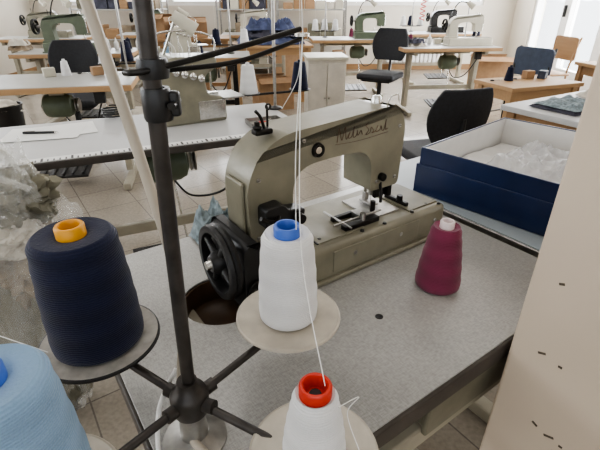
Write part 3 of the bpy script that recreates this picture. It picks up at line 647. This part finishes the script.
pile('fabric_pile',(1.35,5.45,.771),10,[('fab_white',.22,.22,.04),('fab_dark',.18,.18,.04)])
pile('fabric_pile',(3.1,4.2,.741),10,[('fab_dark',.5,.35,.06),('fab_tan',.4,.3,.06)])
def carton(name,loc,rz,s,m):
    g=grp(name,loc,rz); x,y,z=s; t=.006
    box(g,'bottom',(0,0,t/2),(x,y,t),m,.001)
    box(g,'side_1',(x/2,0,z/2),(t,y,z),m,.001); box(g,'side_2',(-x/2,0,z/2),(t,y,z),m,.001)
    box(g,'side_3',(0,y/2,z/2),(x,t,z),m,.001); box(g,'side_4',(0,-y/2,z/2),(x,t,z),m,.001)
    box(g,'flap_1',(0,-y/2-.05,z+.01),(x,.12,.004),m,.001,rot=(.4,0,0)); box(g,'flap_2',(0,y/2+.05,z+.01),(x,.12,.004),m,.001,rot=(-.4,0,0))
    sheet(g,'contents',(0,0,z*.6),x*.85,y*.85,M['fab_white'],.05,9,n=24,seed=z*10)
    return g
carton('cardboard_box',(-1.45,6.3,.801),12,(.42,.32,.2),M['card'])
carton('cardboard_box',(-1.85,6.25,.801),-8,(.26,.26,.24),M['card'])
carton('cardboard_box',(-.2,7.9,0),12,(.5,.4,.5),M['card'])
carton('cardboard_box',(-3.1,3.4,0),12,(.5,.4,.4),M['card'])
carton('cardboard_box',(-.35,5.72,0),20,(.45,.35,.36),M['card'])
carton('cardboard_box',(2.75,6.6,0),-10,(.5,.4,.5),M['card'])
carton('cardboard_box',(-1.5,6.25,0),5,(.5,.35,.4),M['card'])
def bin_(name,loc,rz,col,r=.15,h=.34):
    g=grp(name,loc,rz)
    lathe(g,'shell',[(0,.0),(r*.8,0),(r*.82,.01),(r,h-.01),(r*1.06,h),(r*1.06,h+.012),(r*.98,h+.01),(r*.78,.02),(0,.02)],col,n=32)
    blob(g,'scraps',(0,0,h-.03),(r*.8,r*.8,.07),M['fab_white'],.5,4,3,int(h*20))
bin_('waste_bin',(-1.45,4.0,0),0,M['chblue'])
bin_('waste_bin',(2.45,5.0,0),0,M['cream'])
bin_('waste_bin',(-2.9,4.3,0),0,M['black'])
def supplies(name,loc,rz,seed):
    rnd=random.Random(seed); g=grp(name,loc,rz)
    for i in range(5):
        x=-.22+i*.11; y=rnd.uniform(-.04,.04); k=rnd.randrange(4)
        if k==0: lathe(g,'mini_cone_%d'%i,[(0,0),(.035,0),(.035,.006),(.022,.10),(.01,.105),(.01,.115),(0,.115)],M[rnd.choice(['white_t','navy_t','lblue_t','pink_t'])],(x,y,0),n=24)
        elif k==1: box(g,'small_box_%d'%i,(x,y,.03),(.08,.06,.06),M[rnd.choice(['card','cream','chblue'])],.004,rot=(0,0,rnd.uniform(-.5,.5)))
        elif k==2: lathe(g,'oil_bottle_%d'%i,[(0,0),(.022,0),(.024,.004),(.024,.07),(.01,.085),(.004,.12),(0,.12)],M['frame'],(x,y,0),n=20)
        else:
            tube(g,'scissor_loops_%d'%i,[(x-.03,y,.006),(x-.045,y+.015,.006),(x-.03,y+.03,.006),(x-.015,y+.015,.006)],.004,M['black'],6,True,2)
            box(g,'scissor_blade_%d'%i,(x+.02,y+.01,.006),(.08,.012,.003),M['chrome'],.001)
    return g
for i,(l,r) in enumerate([((-1.62,3.38,.771),12),((-2.0,5.12,.771),5),((1.45,5.68,.771),6),((.95,6.7,.771),4),((-1.25,4.78,.771),8),((3.15,4.32,.741),10),((-.45,7.45,.771),5),((1.75,3.6,.701),20)]): supplies('sewing_supplies',l,r,i+3)
g=grp('storage_cabinet',(.24,4.45,0),5)
box(g,'carcass',(0,0,.40),(.36,.36,.72),M['fab_white'],.006); box(g,'cabinet_top',(0,0,.775),(.40,.40,.03),M['cream'],.006)
for i in range(2):
    box(g,'door_panel_%d'%i,(-.085+i*.17,-.185,.40),(.16,.014,.66),M['fab_white'],.004); cyl(g,'knob_%d'%i,(-.02+i*.04,-.192,.42),(-.02+i*.04,-.212,.42),.01,M['chrome'],n=14)
box(g,'plinth',(0,0,.02),(.34,.32,.04),M['black'],.003)
def shelf(name,loc,rz,L,n=3,h=1.6):
    g=grp(name,loc,rz)
    for sx in (-1,1):
        for sy in (-1,1): box(g,'post_%d_%d'%(sx+2,sy+2),(sx*L/2,sy*.18,h/2),(.03,.03,h),M['steel'],.002)
    for i in range(n+1):
        z=.1+(h-.15)*i/n; box(g,'board_%d'%i,(0,0,z),(L,.4,.02),M['grey_top'],.002)
        x=-L/2+.1
        while x<L/2-.15:
            w=random.uniform(.12,.3); hh=random.uniform(.1,.28)
            box(g,'bin_%d_%d'%(i,int((x+9)*100)),(x+w/2,0,z+.011+hh/2),(w*.92,.3,hh),random.choice([M['card'],M['cream'],M['fab_olive'],M['fab_dark'],M['fab_tan'],M['fab_white'],M['wood2']]),.006); x+=w
    return g
shelf('storage_shelf',(-3.2,8.6,0),0,1.6)
shelf('storage_shelf',(.2,8.6,0),0,1.2)
shelf('storage_shelf',(-1.0,8.6,0),0,.9)
g=grp('notice_board',(-1.0,8.97,1.35)); box(g,'cork',(0,0,0),(.9,.02,.6),M['card'],.002)
for i,(c,s) in enumerate([((0,0,.31),(.96,.03,.03)),((0,0,-.31),(.96,.03,.03)),((.47,0,0),(.03,.03,.6)),((-.47,0,0),(.03,.03,.6))]): box(g,'frame_%d'%i,c,s,M['wood2'],.003)
g=grp('radiator',(2.3,8.9,0))
for i in range(16): box(g,'fin_%d'%i,(-.6+i*.08,0,.42),(.06,.08,.55),M['frame'],.012)
box(g,'pipe_top',(0,0,.62),(1.25,.04,.04),M['frame'],.01); box(g,'pipe_bottom',(0,0,.2),(1.25,.04,.04),M['frame'],.01)
for i in range(2): box(g,'radiator_foot_%d'%i,(-.55+i*1.1,0,.08),(.04,.06,.16),M['frame'],.004)
g=grp('air_hose'); pts=[]
for i in range(120):
    a=i*.9; pts.append((1.55+.03*math.cos(a),6.1+.03*math.sin(a),1.9-i*.0075))
tube(g,'coil',pts,.006,M['redc'],2,res=2)
for i,(x,y) in enumerate([(-2.6,1),(-.3,1.2),(2,1),(-2.6,4.5),(-.3,4.5),(2,4.5),(-.3,7.6),(-.4,-1.2)]):  # unseen ceiling fixtures, added as soft fill for the room
    g=grp('ceiling_fill_lamp',(x,y,2.93)); box(g,'housing',(0,0,.03),(1.25,.2,.08),M['frame'],.005); box(g,'diffuser',(0,0,-.02),(1.2,.16,.03),M['fill_lamp'],.005)
    l=D.lights.new('ceiling_fill_light','AREA'); l.shape='RECTANGLE'; l.size=1.2; l.size_y=.3; l.energy=7; l.color=(1,.96,.91)
    o=link(D.objects.new('ceiling_fill_light',l)); o.parent=g; o.location=(0,0,-.05)
def day(name,loc,rot,sx,sy,e,col=(.98,.99,1)):
    l=D.lights.new(name,'AREA'); l.shape='RECTANGLE'; l.size=sx; l.size_y=sy; l.energy=e; l.color=col
    o=link(D.objects.new(name,l)); o.location=loc; o.rotation_euler=rot
r90=math.pi/2
day('daylight_right_door',(4.35,6.3,1.3),(0,r90,0),2.3,3.9,430)
day('daylight_right_window',(4.35,-.15,1.7),(0,r90,0),1.5,2.6,30)
day('daylight_left_a',(-5.35,6,1.7),(0,-r90,0),1.5,3.9,100)
day('daylight_left_b',(-5.35,.75,1.7),(0,-r90,0),1.5,4.4,115)
day('daylight_far_a',(-2.9,9.35,1.75),(-r90,0,0),2.9,1.4,130)
day('daylight_far_b',(1.8,9.35,1.75),(-r90,0,0),3.1,1.4,220)
day('front_fill_back',(-.5,-2.85,1.75),(r90,0,0),5.8,1.4,30)  # added front fill, shining in through the invented back window
w=D.worlds.new('sky'); C.scene.world=w; w.use_nodes=True
bg=w.node_tree.nodes['Background']; bg.inputs['Color'].default_value=(.85,.92,1,1); bg.inputs['Strength'].default_value=1.4
try: C.scene.view_settings.look='AgX - Medium High Contrast'
except Exception as ex: print('look',ex)
# ---------------------------------------------------------------- camera
cam=D.cameras.new('camera'); cam.lens=26; cam.sensor_width=36; cam.clip_start=.02
co=link(D.objects.new('camera',cam)); co.location=(0,0,1.3); co.rotation_euler=(math.radians(62),0,0)
C.scene.camera=co
